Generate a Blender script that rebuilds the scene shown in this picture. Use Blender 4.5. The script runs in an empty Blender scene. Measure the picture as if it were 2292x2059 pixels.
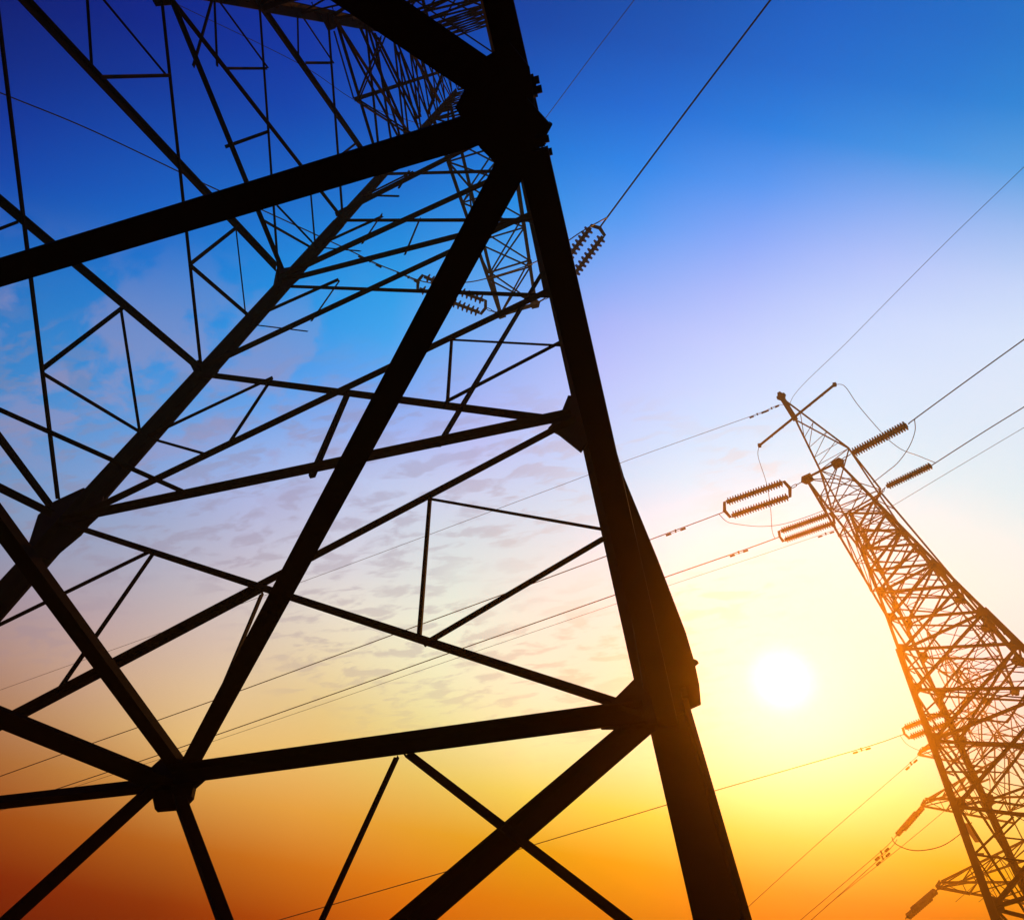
import bpy, bmesh, math, random
from mathutils import Vector, Matrix
random.seed(5)
SC = bpy.context.scene
COL = SC.collection
V = Vector

# ------------------------------------------------------------------ camera
# solved from the near pylon: a square tapering body, 5 m wide at its first waist ring
K = 5.0                                   # metres per tower unit
CAMU = V((-0.02442941, 0.53636622, -0.46188561))
FWD = V((0.22182042, -0.5082027, 0.8321813)).normalized()
RGT = V((-0.95864961, -0.26970703, 0.09082422)).normalized()
UPV = RGT.cross(FWD).normalized()
FPX, CX, CY = 1635.7, 1045.8, 1137.3      # focal length and optical centre in photo pixels
CAMW = V((0, 0, 1.6))
cd = bpy.data.cameras.new('camera'); cam = bpy.data.objects.new('camera', cd); COL.objects.link(cam)
m = Matrix((RGT, UPV, -FWD)).transposed().to_4x4(); m.translation = CAMW
cam.matrix_world = m
cd.sensor_width = 36; cd.lens = FPX/2292*36
cd.shift_x = (1146-CX)/2292; cd.shift_y = (CY-1029.5)/2292
cd.clip_start = 0.05; cd.clip_end = 6000
SC.camera = cam

def ray(u, v): return FWD + RGT*((u-CX)/FPX) - UPV*((v-CY)/FPX)
def px(X):
    d = X-CAMU; z = d.dot(FWD)
    return (CX+FPX*d.dot(RGT)/z, CY-FPX*d.dot(UPV)/z, z)
def W(X): return (X-CAMU)*K + CAMW         # tower units -> metres
def at(u, v, z):
    r = ray(u, v); return CAMU + r*((z-CAMU.z)/r.z)
def onplane(u, v, p, n):
    r = ray(u, v); return CAMU + r*((p-CAMU).dot(n)/r.dot(n))

# ------------------------------------------------------------------ sky
SUN_UV = (1750, 1521)
sund = ray(*SUN_UV).normalized()
HR = V((-0.91650021, -0.4000342, 0))
world = bpy.data.worlds.new('World'); SC.world = world; world.use_nodes = True
nt = world.node_tree; nt.nodes.clear()
def nd(t, **kw):
    n = nt.nodes.new(t)
    for k, v in kw.items(): setattr(n, k, v)
    return n
def lk(a, b): nt.links.new(a, b)
def mth(op, a, b=None, c=None, clamp=False):
    n = nd('ShaderNodeMath', operation=op, use_clamp=clamp)
    for i, x in enumerate((a, b, c)):
        if x is None: continue
        if isinstance(x, (int, float)): n.inputs[i].default_value = x
        else: lk(x, n.inputs[i])
    return n.outputs[0]
def dotc(vec):
    n = nd('ShaderNodeVectorMath', operation='DOT_PRODUCT'); lk(DIR, n.inputs[0]); n.inputs[1].default_value = vec
    return n.outputs['Value']
def mixc(fac, a, b, blend='MIX'):
    n = nd('ShaderNodeMix', data_type='RGBA', blend_type=blend)
    for s, x in ((0, fac), (6, a), (7, b)):
        if isinstance(x, (int, float)): n.inputs[s].default_value = x
        elif isinstance(x, tuple): n.inputs[s].default_value = (*x, 1)
        else: lk(x, n.inputs[s])
    return n.outputs[2]
tc = nd('ShaderNodeTexCoord')
nrm = nd('ShaderNodeVectorMath', operation='NORMALIZE'); lk(tc.outputs['Generated'], nrm.inputs[0]); DIR = nrm.outputs[0]
zc = dotc((0, 0, 1))
FH = V((FWD.x, FWD.y, 0)).normalized()
elev = mth('DIVIDE', mth('ARCTAN2', zc, dotc(FH)), math.pi)   # 0 at the sunset horizon, .5 overhead, 1 at the opposite horizon
side = dotc(HR)
SKY = {
 -0.56: [(0.1,(0.1037,0.0,0.0)),(0.12,(0.1037,0.0,0.0)),(0.14,(0.1724,0.0044,0.0002)),(0.16,(0.2511,0.034,0.0061)),(0.18,(0.2902,0.0807,0.0315)),(0.2,(0.3264,0.1415,0.0997)),(0.22,(0.362,0.2125,0.2085)),(0.24,(0.3233,0.2604,0.3384)),(0.26,(0.245,0.2941,0.4674)),(0.28,(0.1686,0.3146,0.5771)),(0.3,(0.0956,0.2988,0.6404)),(0.32,(0.0411,0.2643,0.6542)),(0.34,(0.0209,0.2349,0.6424)),(0.36,(0.0158,0.207,0.6168)),(0.38,(0.008,0.1646,0.5746)),(0.4,(0.0,0.1067,0.5125)),(0.42,(0.0,0.0593,0.4321)),(0.44,(0.0,0.0339,0.3348)),(0.46,(0.0,0.0204,0.2361)),(0.48,(0.0,0.0119,0.1701)),(0.5,(0.0,0.0073,0.1501)),(0.52,(0.0,0.0052,0.1497)),(0.54,(0.0,0.0044,0.153)),(0.56,(0.0,0.0043,0.159)),(0.58,(0.0,0.0045,0.163)),(0.6,(0.0,0.0045,0.163))],
 -0.42: [(0.1,(0.108,0.0,0.0)),(0.12,(0.108,0.0,0.0)),(0.14,(0.2121,0.0107,0.0002)),(0.16,(0.3799,0.0824,0.0067)),(0.18,(0.4843,0.1975,0.0485)),(0.2,(0.5564,0.3206,0.1619)),(0.22,(0.5853,0.3888,0.3009)),(0.24,(0.503,0.3939,0.4269)),(0.26,(0.3993,0.4034,0.5337)),(0.28,(0.319,0.4093,0.6419)),(0.3,(0.237,0.3891,0.7425)),(0.32,(0.1292,0.3525,0.7837)),(0.34,(0.0522,0.3118,0.7774)),(0.36,(0.0136,0.2712,0.7526)),(0.38,(0.0,0.2245,0.7114)),(0.4,(0.0,0.1675,0.65)),(0.42,(0.0,0.1147,0.5684)),(0.44,(0.0,0.073,0.4623)),(0.46,(0.0,0.0404,0.3485)),(0.48,(0.0,0.0215,0.273)),(0.5,(0.0,0.0131,0.2343)),(0.52,(0.0,0.0098,0.2093)),(0.54,(0.0,0.0086,0.1962)),(0.56,(0.0,0.0085,0.1935)),(0.58,(0.0,0.0087,0.1952)),(0.6,(0.0,0.0087,0.1952))],
 -0.28: [(0.1,(0.1192,0.0,0.0)),(0.12,(0.1192,0.0,0.0)),(0.14,(0.234,0.0182,0.0003)),(0.16,(0.4699,0.1248,0.0102)),(0.18,(0.7078,0.3432,0.0742)),(0.2,(0.8382,0.5595,0.2148)),(0.22,(0.7847,0.5792,0.346)),(0.24,(0.6956,0.5587,0.4757)),(0.26,(0.6141,0.5616,0.5986)),(0.28,(0.5241,0.5339,0.7071)),(0.3,(0.4415,0.5112,0.8207)),(0.32,(0.3031,0.4701,0.8878)),(0.34,(0.1379,0.388,0.8923)),(0.36,(0.0272,0.3298,0.8719)),(0.38,(0.0,0.3035,0.8383)),(0.4,(0.0,0.2578,0.7752)),(0.42,(0.0,0.1836,0.6766)),(0.44,(0.0,0.1101,0.5568)),(0.46,(0.0,0.061,0.4498)),(0.48,(0.0,0.0363,0.3748)),(0.5,(0.0,0.024,0.3143)),(0.52,(0.0,0.0181,0.2666)),(0.54,(0.0,0.0157,0.2397)),(0.56,(0.0,0.0153,0.2307)),(0.58,(0.0,0.0156,0.231)),(0.6,(0.0,0.0156,0.231))],
 -0.14: [(0.1,(0.2121,0.0037,0.0)),(0.12,(0.2121,0.0037,0.0)),(0.14,(0.3709,0.04,0.0)),(0.16,(0.6153,0.1632,0.0076)),(0.18,(0.7999,0.3707,0.0578)),(0.2,(0.839,0.5467,0.1645)),(0.22,(0.8034,0.624,0.2774)),(0.24,(0.8466,0.7429,0.48)),(0.26,(0.8297,0.7994,0.6961)),(0.28,(0.6902,0.7129,0.8005)),(0.3,(0.5908,0.6644,0.8761)),(0.32,(0.4854,0.6044,0.9403)),(0.34,(0.3067,0.4717,0.9561)),(0.36,(0.1259,0.3968,0.9473)),(0.38,(0.0255,0.3876,0.9263)),(0.4,(0.0025,0.3513,0.8717)),(0.42,(0.0,0.2654,0.7801)),(0.44,(0.0,0.1743,0.669)),(0.46,(0.0,0.1074,0.5595)),(0.48,(0.0,0.0664,0.4574)),(0.5,(0.0,0.043,0.3657)),(0.52,(0.0,0.0314,0.303)),(0.54,(0.0,0.0268,0.2741)),(0.56,(0.0,0.026,0.2676)),(0.58,(0.0,0.0263,0.2691)),(0.6,(0.0,0.0263,0.2691))],
 0.00: [(0.1,(0.352,0.0185,0.0)),(0.12,(0.352,0.0185,0.0)),(0.14,(0.5464,0.0721,0.0)),(0.16,(0.7143,0.1805,0.0026)),(0.18,(0.7686,0.3619,0.0261)),(0.2,(0.7837,0.5954,0.1419)),(0.22,(0.8157,0.7645,0.3447)),(0.24,(0.871,0.887,0.5716)),(0.26,(0.8476,0.9233,0.7419)),(0.28,(0.7381,0.848,0.8062)),(0.3,(0.6529,0.7674,0.8509)),(0.32,(0.5949,0.6784,0.9236)),(0.34,(0.5012,0.5699,0.9752)),(0.36,(0.3756,0.4957,0.9917)),(0.38,(0.2531,0.459,0.9822)),(0.4,(0.1514,0.4157,0.9474)),(0.42,(0.0474,0.3523,0.9014)),(0.44,(0.0017,0.2783,0.8381)),(0.46,(0.0,0.1897,0.728)),(0.48,(0.0,0.112,0.5748)),(0.5,(0.0,0.0683,0.4261)),(0.52,(0.0,0.0495,0.3388)),(0.54,(0.0,0.0434,0.3145)),(0.56,(0.0,0.0423,0.3152)),(0.58,(0.0,0.0427,0.3185)),(0.6,(0.0,0.0427,0.3185))],
 0.14: [(0.1,(0.3874,0.0349,0.0034)),(0.12,(0.3874,0.0349,0.0034)),(0.14,(0.5471,0.0962,0.004)),(0.16,(0.6536,0.1776,0.0011)),(0.18,(0.702,0.3455,0.0056)),(0.2,(0.8018,0.6799,0.111)),(0.22,(0.9016,0.8802,0.4257)),(0.24,(0.924,0.8811,0.62)),(0.26,(0.8906,0.8603,0.7027)),(0.28,(0.8383,0.8482,0.7811)),(0.3,(0.7432,0.8252,0.8635)),(0.32,(0.6178,0.7823,0.9563)),(0.34,(0.5392,0.7125,1.0276)),(0.36,(0.5068,0.6343,1.0626)),(0.38,(0.4698,0.5652,1.0609)),(0.4,(0.3844,0.4951,1.0328)),(0.42,(0.2183,0.4209,1.0055)),(0.44,(0.0715,0.3441,0.971)),(0.46,(0.0076,0.2504,0.8798)),(0.48,(0.0,0.1575,0.7131)),(0.5,(0.0,0.1017,0.5341)),(0.52,(0.0,0.0789,0.4354)),(0.54,(0.0,0.0705,0.4056)),(0.56,(0.0,0.0673,0.394)),(0.58,(0.0,0.067,0.3915)),(0.6,(0.0,0.067,0.3915))],
 0.28: [(0.1,(0.3075,0.0316,0.0059)),(0.12,(0.3075,0.0316,0.0059)),(0.14,(0.3987,0.0817,0.0072)),(0.16,(0.5233,0.1523,0.0017)),(0.18,(0.7266,0.3077,0.0)),(0.2,(0.9313,0.6343,0.0558)),(0.22,(1.0072,0.7821,0.3566)),(0.24,(1.0059,0.7424,0.4973)),(0.26,(1.0154,0.7391,0.5967)),(0.28,(1.0339,0.7915,0.7583)),(0.3,(0.9381,0.8469,0.9036)),(0.32,(0.7064,0.8838,1.0013)),(0.34,(0.5607,0.8676,1.068)),(0.36,(0.5314,0.8026,1.1075)),(0.38,(0.5361,0.726,1.1136)),(0.4,(0.5084,0.6404,1.0929)),(0.42,(0.3945,0.5308,1.0664)),(0.44,(0.2335,0.423,1.0362)),(0.46,(0.0804,0.3291,0.9666)),(0.48,(0.0023,0.2255,0.8103)),(0.5,(0.0,0.1521,0.6652)),(0.52,(0.0,0.1223,0.5924)),(0.54,(0.0,0.108,0.5308)),(0.56,(0.0,0.101,0.4875)),(0.58,(0.0,0.0997,0.4755)),(0.6,(0.0,0.0997,0.4755))],
 0.42: [(0.1,(0.2168,0.0132,0.0035)),(0.12,(0.2168,0.0132,0.0035)),(0.14,(0.257,0.028,0.0023)),(0.16,(0.3694,0.0601,0.0)),(0.18,(0.6779,0.2037,0.0)),(0.2,(0.9806,0.4806,0.0264)),(0.22,(1.0334,0.7131,0.2413)),(0.24,(1.0102,0.7751,0.4501)),(0.26,(1.0198,0.7498,0.6008)),(0.28,(1.0523,0.7801,0.7533)),(0.3,(1.0348,0.8461,0.8747)),(0.32,(0.8905,0.9079,0.9557)),(0.34,(0.7006,0.9321,1.0222)),(0.36,(0.6068,0.9042,1.0704)),(0.38,(0.6037,0.8515,1.0913)),(0.4,(0.6086,0.8002,1.0976)),(0.42,(0.5566,0.7143,1.0928)),(0.44,(0.442,0.585,1.0592)),(0.46,(0.2451,0.45,0.9824)),(0.48,(0.033,0.3097,0.8487)),(0.5,(0.0,0.2065,0.7201)),(0.52,(0.0,0.1627,0.6372)),(0.54,(0.0,0.147,0.5837)),(0.56,(0.0,0.1415,0.553)),(0.58,(0.0,0.1406,0.5437)),(0.6,(0.0,0.1406,0.5437))],
 0.57: [(0.1,(0.173,0.0057,0.0012)),(0.12,(0.173,0.0057,0.0012)),(0.14,(0.1926,0.0113,0.0)),(0.16,(0.2663,0.0303,0.0)),(0.18,(0.4972,0.1145,0.0)),(0.2,(0.8099,0.3733,0.0)),(0.22,(0.9072,0.6688,0.1341)),(0.24,(0.9029,0.7374,0.4478)),(0.26,(0.8985,0.7236,0.6357)),(0.28,(0.9054,0.7645,0.7519)),(0.3,(0.915,0.8378,0.8307)),(0.32,(0.8614,0.9035,0.8881)),(0.34,(0.7377,0.9229,0.9471)),(0.36,(0.6519,0.8958,0.9998)),(0.38,(0.6588,0.8639,1.0301)),(0.4,(0.6868,0.855,1.0544)),(0.42,(0.6687,0.8388,1.0718)),(0.44,(0.5761,0.7416,1.0459)),(0.46,(0.3701,0.5798,0.9683)),(0.48,(0.1172,0.4193,0.8646)),(0.5,(0.0124,0.3027,0.7645)),(0.52,(0.0,0.2411,0.6889)),(0.54,(0.0,0.2139,0.6427)),(0.56,(0.0,0.203,0.619)),(0.58,(0.0,0.2006,0.6124)),(0.6,(0.0,0.2006,0.6124))],
}
def ramp(stops, fac):
    n = nd('ShaderNodeValToRGB'); r = n.color_ramp; r.interpolation = 'LINEAR'
    st = sorted(stops)
    r.elements[0].position = st[0][0]; r.elements[0].color = (*st[0][1], 1)
    r.elements[1].position = st[-1][0]; r.elements[1].color = (*st[-1][1], 1)
    for p, c in st[1:-1]:
        e = r.elements.new(p); e.color = (*c, 1)
    lk(fac, n.inputs[0]); return n.outputs[0]
def sstep(x, a, b):
    n = nd('ShaderNodeMapRange', interpolation_type='SMOOTHSTEP')
    lk(x, n.inputs[0]); n.inputs[1].default_value = a; n.inputs[2].default_value = b
    return n.outputs[0]
def lstep(x, a, b):
    n = nd('ShaderNodeMapRange'); lk(x, n.inputs[0]); n.inputs[1].default_value = a; n.inputs[2].default_value = b
    return n.outputs[0]
ks = sorted(SKY)
skyc = ramp(SKY[ks[0]], elev)
for a, b in zip(ks, ks[1:]):
    skyc = mixc(lstep(side, a, b), skyc, ramp(SKY[b], elev))
# clouds on a flat layer high above: small ripples low down, soft puffs on the left, seen in perspective
dz = mth('MAXIMUM', zc, 0.08)
pl = nd('ShaderNodeVectorMath', operation='SCALE'); lk(DIR, pl.inputs[0]); lk(mth('DIVIDE', 1.0, dz), pl.inputs['Scale'])
def cloudnoise(scale, rot, loc, sc, det, rough, dist):
    mp = nd('ShaderNodeMapping'); lk(pl.outputs[0], mp.inputs[0]); mp.inputs['Rotation'].default_value = (0, 0, math.radians(rot))
    mp.inputs['Scale'].default_value = (*scale, 1); mp.inputs['Location'].default_value = loc
    n_ = nd('ShaderNodeTexNoise'); lk(mp.outputs[0], n_.inputs['Vector']); n_.inputs['Scale'].default_value = sc
    n_.inputs['Detail'].default_value = det; n_.inputs['Roughness'].default_value = rough; n_.inputs['Distortion'].default_value = dist
    return n_.outputs[0]
rip = cloudnoise((1, 2.8), 14, (0, 0, 0), 13, 5, .55, .35)
big = cloudnoise((1, 1.6), 14, (2.3, .7, 0), 1.5, 2, .5, 0)
pf = cloudnoise((1, 1.5), 0, (.4, 1.9, 0), 7.5, 6, .58, .3)
low = mth('SUBTRACT', 1.0, sstep(elev, .335, .385))
band = mth('MULTIPLY', low, sstep(elev, .20, .25))
patch = sstep(big, .36, .52)
cl = mth('MULTIPLY', sstep(rip, .47, .62), mth('MULTIPLY', mth('MULTIPLY', patch, band), mth('SUBTRACT', 1.0, sstep(side, .36, .46))))
lefty = mth('SUBTRACT', 1.0, sstep(side, -.30, -.05))
pband = mth('MULTIPLY', mth('SUBTRACT', 1.0, sstep(elev, .355, .415)), sstep(elev, .275, .325))
puff = mth('MULTIPLY', sstep(pf, .44, .58), mth('MULTIPLY', lefty, pband))
warm = sstep(side, -.05, .30)
ccol = mixc(warm, (0.30, 0.25, 0.36), (0.80, 0.46, 0.24))
skyc = mixc(mth('MULTIPLY', cl, .36), skyc, ccol)
skyc = mixc(mth('MULTIPLY', puff, .42), skyc, (0.38, 0.32, 0.53))
# solar aureole and disc
sd = dotc(sund)
ang = mth('ARCCOSINE', mth('MINIMUM', sd, .999999))
glow = mth('POWER', 2.718, mth('MULTIPLY', mth('POWER', mth('DIVIDE', ang, .115), 1.8), -1.0))
skyc = mixc(mth('MULTIPLY', glow, 1.0, clamp=True), skyc, (1.0, 1.0, .93))
disc = mth('SUBTRACT', 1.0, sstep(ang, .006, .050))
skyc = mixc(disc, skyc, (1.6, 1.55, 1.4))
bg = nd('ShaderNodeBackground'); lk(skyc, bg.inputs[0]); bg.inputs[1].default_value = 1.0
ow = nd('ShaderNodeOutputWorld'); lk(bg.outputs[0], ow.inputs[0])

# ------------------------------------------------------------------ sun lamp
sl = bpy.data.lights.new('sun', 'SUN'); sl.energy = 4.2; sl.angle = math.radians(.5); sl.color = (1, .36, .015)
so = bpy.data.objects.new('sun', sl); COL.objects.link(so)
so.rotation_euler = sund.to_track_quat('Z', 'Y').to_euler(); so.location = (0, 0, 80)

SC.view_settings.view_transform = 'Standard'; SC.view_settings.look = 'None'
SC.view_settings.exposure = 0; SC.view_settings.gamma = 1
SC.render.engine = 'CYCLES'

# ------------------------------------------------------------------ materials
def mat(name, col, rough=.6, metal=0., noise=.25, scale=6., bump=.0, spec=.02):
    mt = bpy.data.materials.new(name); mt.use_nodes = True
    t = mt.node_tree; b = t.nodes['Principled BSDF']; b.inputs['Specular IOR Level'].default_value = spec
    b.inputs['Roughness'].default_value = rough; b.inputs['Metallic'].default_value = metal
    tx = t.nodes.new('ShaderNodeTexCoord'); n = t.nodes.new('ShaderNodeTexNoise')
    n.inputs['Scale'].default_value = scale; n.inputs['Detail'].default_value = 6
    t.links.new(tx.outputs['Object'], n.inputs['Vector'])
    r = t.nodes.new('ShaderNodeValToRGB'); t.links.new(n.outputs[0], r.inputs[0])
    r.color_ramp.elements[0].position = .3; r.color_ramp.elements[1].position = .7
    r.color_ramp.elements[0].color = (*[c*(1-noise) for c in col], 1); r.color_ramp.elements[1].color = (*[min(1, c*(1+noise)) for c in col], 1)
    t.links.new(r.outputs[0], b.inputs['Base Color'])
    if bump:
        bp = t.nodes.new('ShaderNodeBump'); bp.inputs['Strength'].default_value = bump
        t.links.new(n.outputs[0], bp.inputs['Height']); t.links.new(bp.outputs[0], b.inputs['Normal'])
    return mt
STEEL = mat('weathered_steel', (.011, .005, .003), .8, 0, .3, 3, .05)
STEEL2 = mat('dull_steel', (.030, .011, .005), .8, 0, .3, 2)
PORC = mat('brown_porcelain', (.10, .035, .018), .25, 0, .2, 4)
WIRE = mat('aluminium_wire', (.075, .035, .022), .5, .4, .2, 8)
GRASS = mat('dry_grass', (.07, .06, .02), .95, 0, .5, .35, .6)
CONC = mat('concrete', (.30, .28, .25), .9, 0, .15, 5, .2)
SIGNM = mat('sign_paint', (.12, .03, .015), .5, 0, .1, 5)

# ------------------------------------------------------------------ mesh helpers
class MB:
    def __init__(s): s.v = []; s.f = []
    def prism(s, A, B, prof, B_prof=None):
        n = len(prof); o = len(s.v)
        s.v += [A+p for p in prof] + [B+p for p in (B_prof or prof)]
        for i in range(n): j = (i+1) % n; s.f.append((o+i, o+j, o+n+j, o+n+i))
        s.f.append(tuple(range(o+n-1, o-1, -1))); s.f.append(tuple(range(o+n, o+2*n)))
    def angle(s, A, B, n, w, flip=1, off=0., dep=.9):
        """steel angle section: one flange square to n, the other pointing along n"""
        d = (B-A).normalized(); n = (n-d*n.dot(d)).normalized(); e = d.cross(n)*flip
        t = w*.11; h = w/2; o = n*off
        P = [(-h, 0), (h, 0), (h, t), (-h+t, t), (-h+t, w*dep), (-h, w*dep)]
        if flip < 0: P = P[::-1]
        s.prism(A+o, B+o, [e*a+n*b for a, b in P])
    def corner(s, A, B, e1, e2, w, sh=.5):
        d = (B-A).normalized(); e1 = (e1-d*e1.dot(d)).normalized(); e2 = (e2-d*e2.dot(d)-e1*0).normalized()
        t = w*.12
        P = [(0, 0), (w, 0), (w, t), (t, t), (t, w), (0, w)]
        P = [(a-w*sh, b-w*min(sh, .5)) for a, b in P]
        s.prism(A, B, [e1*a+e2*b for a, b in P])
    def bar(s, A, B, w, h=None, up=V((0, 0, 1))):
        h = h or w; d = (B-A).normalized()
        if abs(d.dot(up)) > .98: up = V((1, 0, 0))
        x = d.cross(up).normalized(); y = x.cross(d)
        s.prism(A, B, [x*a*w/2+y*b*h/2 for a, b in ((-1, -1), (1, -1), (1, 1), (-1, 1))])
    def cyl(s, A, B, r, n=8, r2=None):
        d = (B-A).normalized(); up = V((0, 0, 1)) if abs(d.z) < .95 else V((1, 0, 0))
        x = d.cross(up).normalized(); y = x.cross(d)
        c = [x*math.cos(6.2832*i/n)+y*math.sin(6.2832*i/n) for i in range(n)]
        s.prism(A, B, [q*r for q in c], [q*(r2 if r2 is not None else r) for q in c])
    def tube(s, P, r, n=6):
        o = len(s.v); N = len(P); x = None
        for i, p in enumerate(P):
            d = (P[min(i+1, N-1)]-P[max(i-1, 0)]).normalized()
            if x is None:
                up = V((0, 0, 1)) if abs(d.z) < .9 else V((1, 0, 0)); x = d.cross(up).normalized()
            x = (x-d*x.dot(d)).normalized(); y = d.cross(x)
            for k in range(n): s.v.append(p+(x*math.cos(6.2832*k/n)+y*math.sin(6.2832*k/n))*r)
        for i in range(N-1):
            for k in range(n):
                k2 = (k+1) % n; s.f.append((o+i*n+k, o+i*n+k2, o+(i+1)*n+k2, o+(i+1)*n+k))
        s.f.append(tuple(range(o+n-1, o-1, -1))); s.f.append(tuple(range(o+(N-1)*n, o+N*n)))
    def lathe(s, A, d, prof, n=14):
        d = d.normalized(); up = V((0, 0, 1)) if abs(d.z) < .95 else V((1, 0, 0))
        x = d.cross(up).normalized(); y = x.cross(d); o = len(s.v)
        for (h, r) in prof:
            for k in range(n): s.v.append(A+d*h+(x*math.cos(6.2832*k/n)+y*math.sin(6.2832*k/n))*r)
        for i in range(len(prof)-1):
            for k in range(n):
                k2 = (k+1) % n; s.f.append((o+i*n+k, o+i*n+k2, o+(i+1)*n+k2, o+(i+1)*n+k))
        s.f.append(tuple(range(o+n-1, o-1, -1))); s.f.append(tuple(range(o+(len(prof)-1)*n, o+len(prof)*n)))
    def plate(s, pts, n, t):
        o = len(s.v); m = len(pts)
        s.v += [p-n*t/2 for p in pts] + [p+n*t/2 for p in pts]
        s.f.append(tuple(range(o+m-1, o-1, -1))); s.f.append(tuple(range(o+m, o+2*m)))
        for i in range(m): j = (i+1) % m; s.f.append((o+i, o+j, o+m+j, o+m+i))

def obj(name, mb, material, parent=None):
    """vertices are in metres, world space; a child is stored relative to its thing"""
    base = ORIG.get(parent, V((0, 0, 0))) if parent else V((0, 0, 0))
    me = bpy.data.meshes.new(name)
    me.from_pydata([tuple(v-base) for v in mb.v], [], mb.f)
    bm = bmesh.new(); bm.from_mesh(me); bmesh.ops.recalc_face_normals(bm, faces=bm.faces); bm.to_mesh(me); bm.free()
    me.materials.append(material)
    o = bpy.data.objects.new(name, me); COL.objects.link(o)
    if parent: o.parent = parent; ORIG[o] = base
    return o
ORIG = {}
def thing(name, label, cat, loc, group=None):
    o = bpy.data.objects.new(name, None); COL.objects.link(o); o.empty_display_size = .3
    o.location = loc; ORIG[o] = V(loc); o['label'] = label; o['category'] = cat
    if group: o['group'] = group
    return o
def tag(o, label, cat, group=None):
    o['label'] = label; o['category'] = cat
    if group: o['group'] = group
    return o
def struct(name, mb, material):
    o = obj(name, mb, material); o['kind'] = 'structure'; return o

# members of a lattice are collected, then the largest in the picture become parts
def pxlen(a, b):
    n = 12; L = 0; last = None
    for i in range(n+1):
        X = a.lerp(b, i/n)
        if (X-CAMU).dot(FWD) < .05: last = None; continue
        q = px(X)
        inside = -30 < q[0] < 2322 and -30 < q[1] < 2089
        if last and inside: L += math.hypot(q[0]-last[0], q[1]-last[1])
        last = q
    return L
class Lattice:
    def __init__(s, root, material=None): s.root = root; s.m = []; s.mat = material or STEEL; s.k = 0
    def add(s, a, b, w, n, flip=1, dep=.9):
        """a, b in tower units, w in tower units"""
        s.k += 1
        off = ((s.k*7) % 11-5)*.0016*(w/.012)
        mb = MB(); mb.angle(W(a), W(b), n, w*K, flip, off*K, dep)
        mid = (a+b)/2; z = max((mid-CAMU).dot(FWD), .3)
        s.m.append((pxlen(a, b)*(w*FPX/z), mb))
    def add_px(s, a, b, wpx, n, flip=1, dep=.9):
        z = max(((a+b)/2-CAMU).dot(FWD), .2)
        s.add(a, b, wpx*z/FPX, n, flip, dep)
    def finish(s, top=95, name='brace'):
        s.m.sort(key=lambda t: -t[0])
        for _, mb in s.m[:top]: obj(name, mb, s.mat, s.root)
        if len(s.m) > top:
            r = MB()
            for _, mb in s.m[top:]:
                o = len(r.v); r.v += mb.v; r.f += [tuple(i+o for i in f) for f in mb.f]
            q = obj('bracing', r, s.mat, s.root); q['kind'] = 'stuff'

GZ = CAMU.z - 1.6/K                       # ground level in tower units

# ------------------------------------------------------------------ ground
g = MB(); N = 40; S = 1000
import mathutils
for j in range(N+1):
    for i in range(N+1):
        x = (i/N-.5)*2*S; y = (j/N-.5)*2*S; d = math.hypot(x, y)
        z = -.02 + (mathutils.noise.noise(V((x*.01, y*.01, 0)))*min(1, max(0, d-60)/200)*3 if d > 60 else 0)
        g.v.append(V((x, y, min(z, 1.5))))
for j in range(N):
    for i in range(N):
        a = j*(N+1)+i; g.f.append((a, a+1, a+N+2, a+N+1))
struct('ground', g, GRASS)

# ================================================================== near pylon
AP = 7.89919; CEN = V((.5, .5, 0))
LV = [0, .55037, 1.13128, 1.70775, 2.35544, 3.06824]
CORN = [V((0, 0, 0)), V((1, 0, 0)), V((1, 1, 0)), V((0, 1, 0))]
def nc(k, h):
    w = CORN[k]; q = w+(CEN-w)*(h/AP); return V((q.x, q.y, h))
near = thing('lattice_pylon', 'huge dark steel lattice pylon towering close over the viewer on the left', 'pylon', W(V((.5, .5, GZ))))
def fplane(k):
    a, b, c = nc(k, 0), nc((k+1) % 4, 0), nc(k, 2)
    n = (b-a).cross(c-a).normalized()
    if n.dot(CEN+V((0, 0, 2))-a) < 0: n = -n
    return a, n                              # n points into the tower
FP = [fplane(k) for k in range(4)]
TOPH = 4.55
for k in range(4):
    mb = MB()
    e1 = (CORN[(k+1) % 4]-CORN[k]); e2 = (CORN[(k-1) % 4]-CORN[k])
    sh = .85 if k == 0 else .5
    if k == 3: e1, e2 = e2, e1
    mb.corner(W(nc(k, GZ)), W(nc(k, 0)), e1, e2, .038*K, 1. if k == 0 else .5)
    if k == 0: mb.corner(W(nc(k, 0)), W(nc(k, 1.13)), e1, e2, .043*K, .9); mb.corner(W(nc(k, 1.13)), W(nc(k, 2.35)), e1, e2, .034*K, .6)
    else: mb.corner(W(nc(k, 0)), W(nc(k, 2.35)), e1, e2, .031*K, sh)
    mb.corner(W(nc(k, 2.35)), W(nc(k, TOPH+.9)), e1, e2, (.036 if k > 1 else .029)*K, sh)
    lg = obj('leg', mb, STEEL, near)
    f = MB(); c = W(nc(k, GZ)); c.z = 0
    f.bar(c+V((0, 0, -.3)), c+V((0, 0, .35)), .8)
    obj('footing', f, CONC, near)

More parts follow.
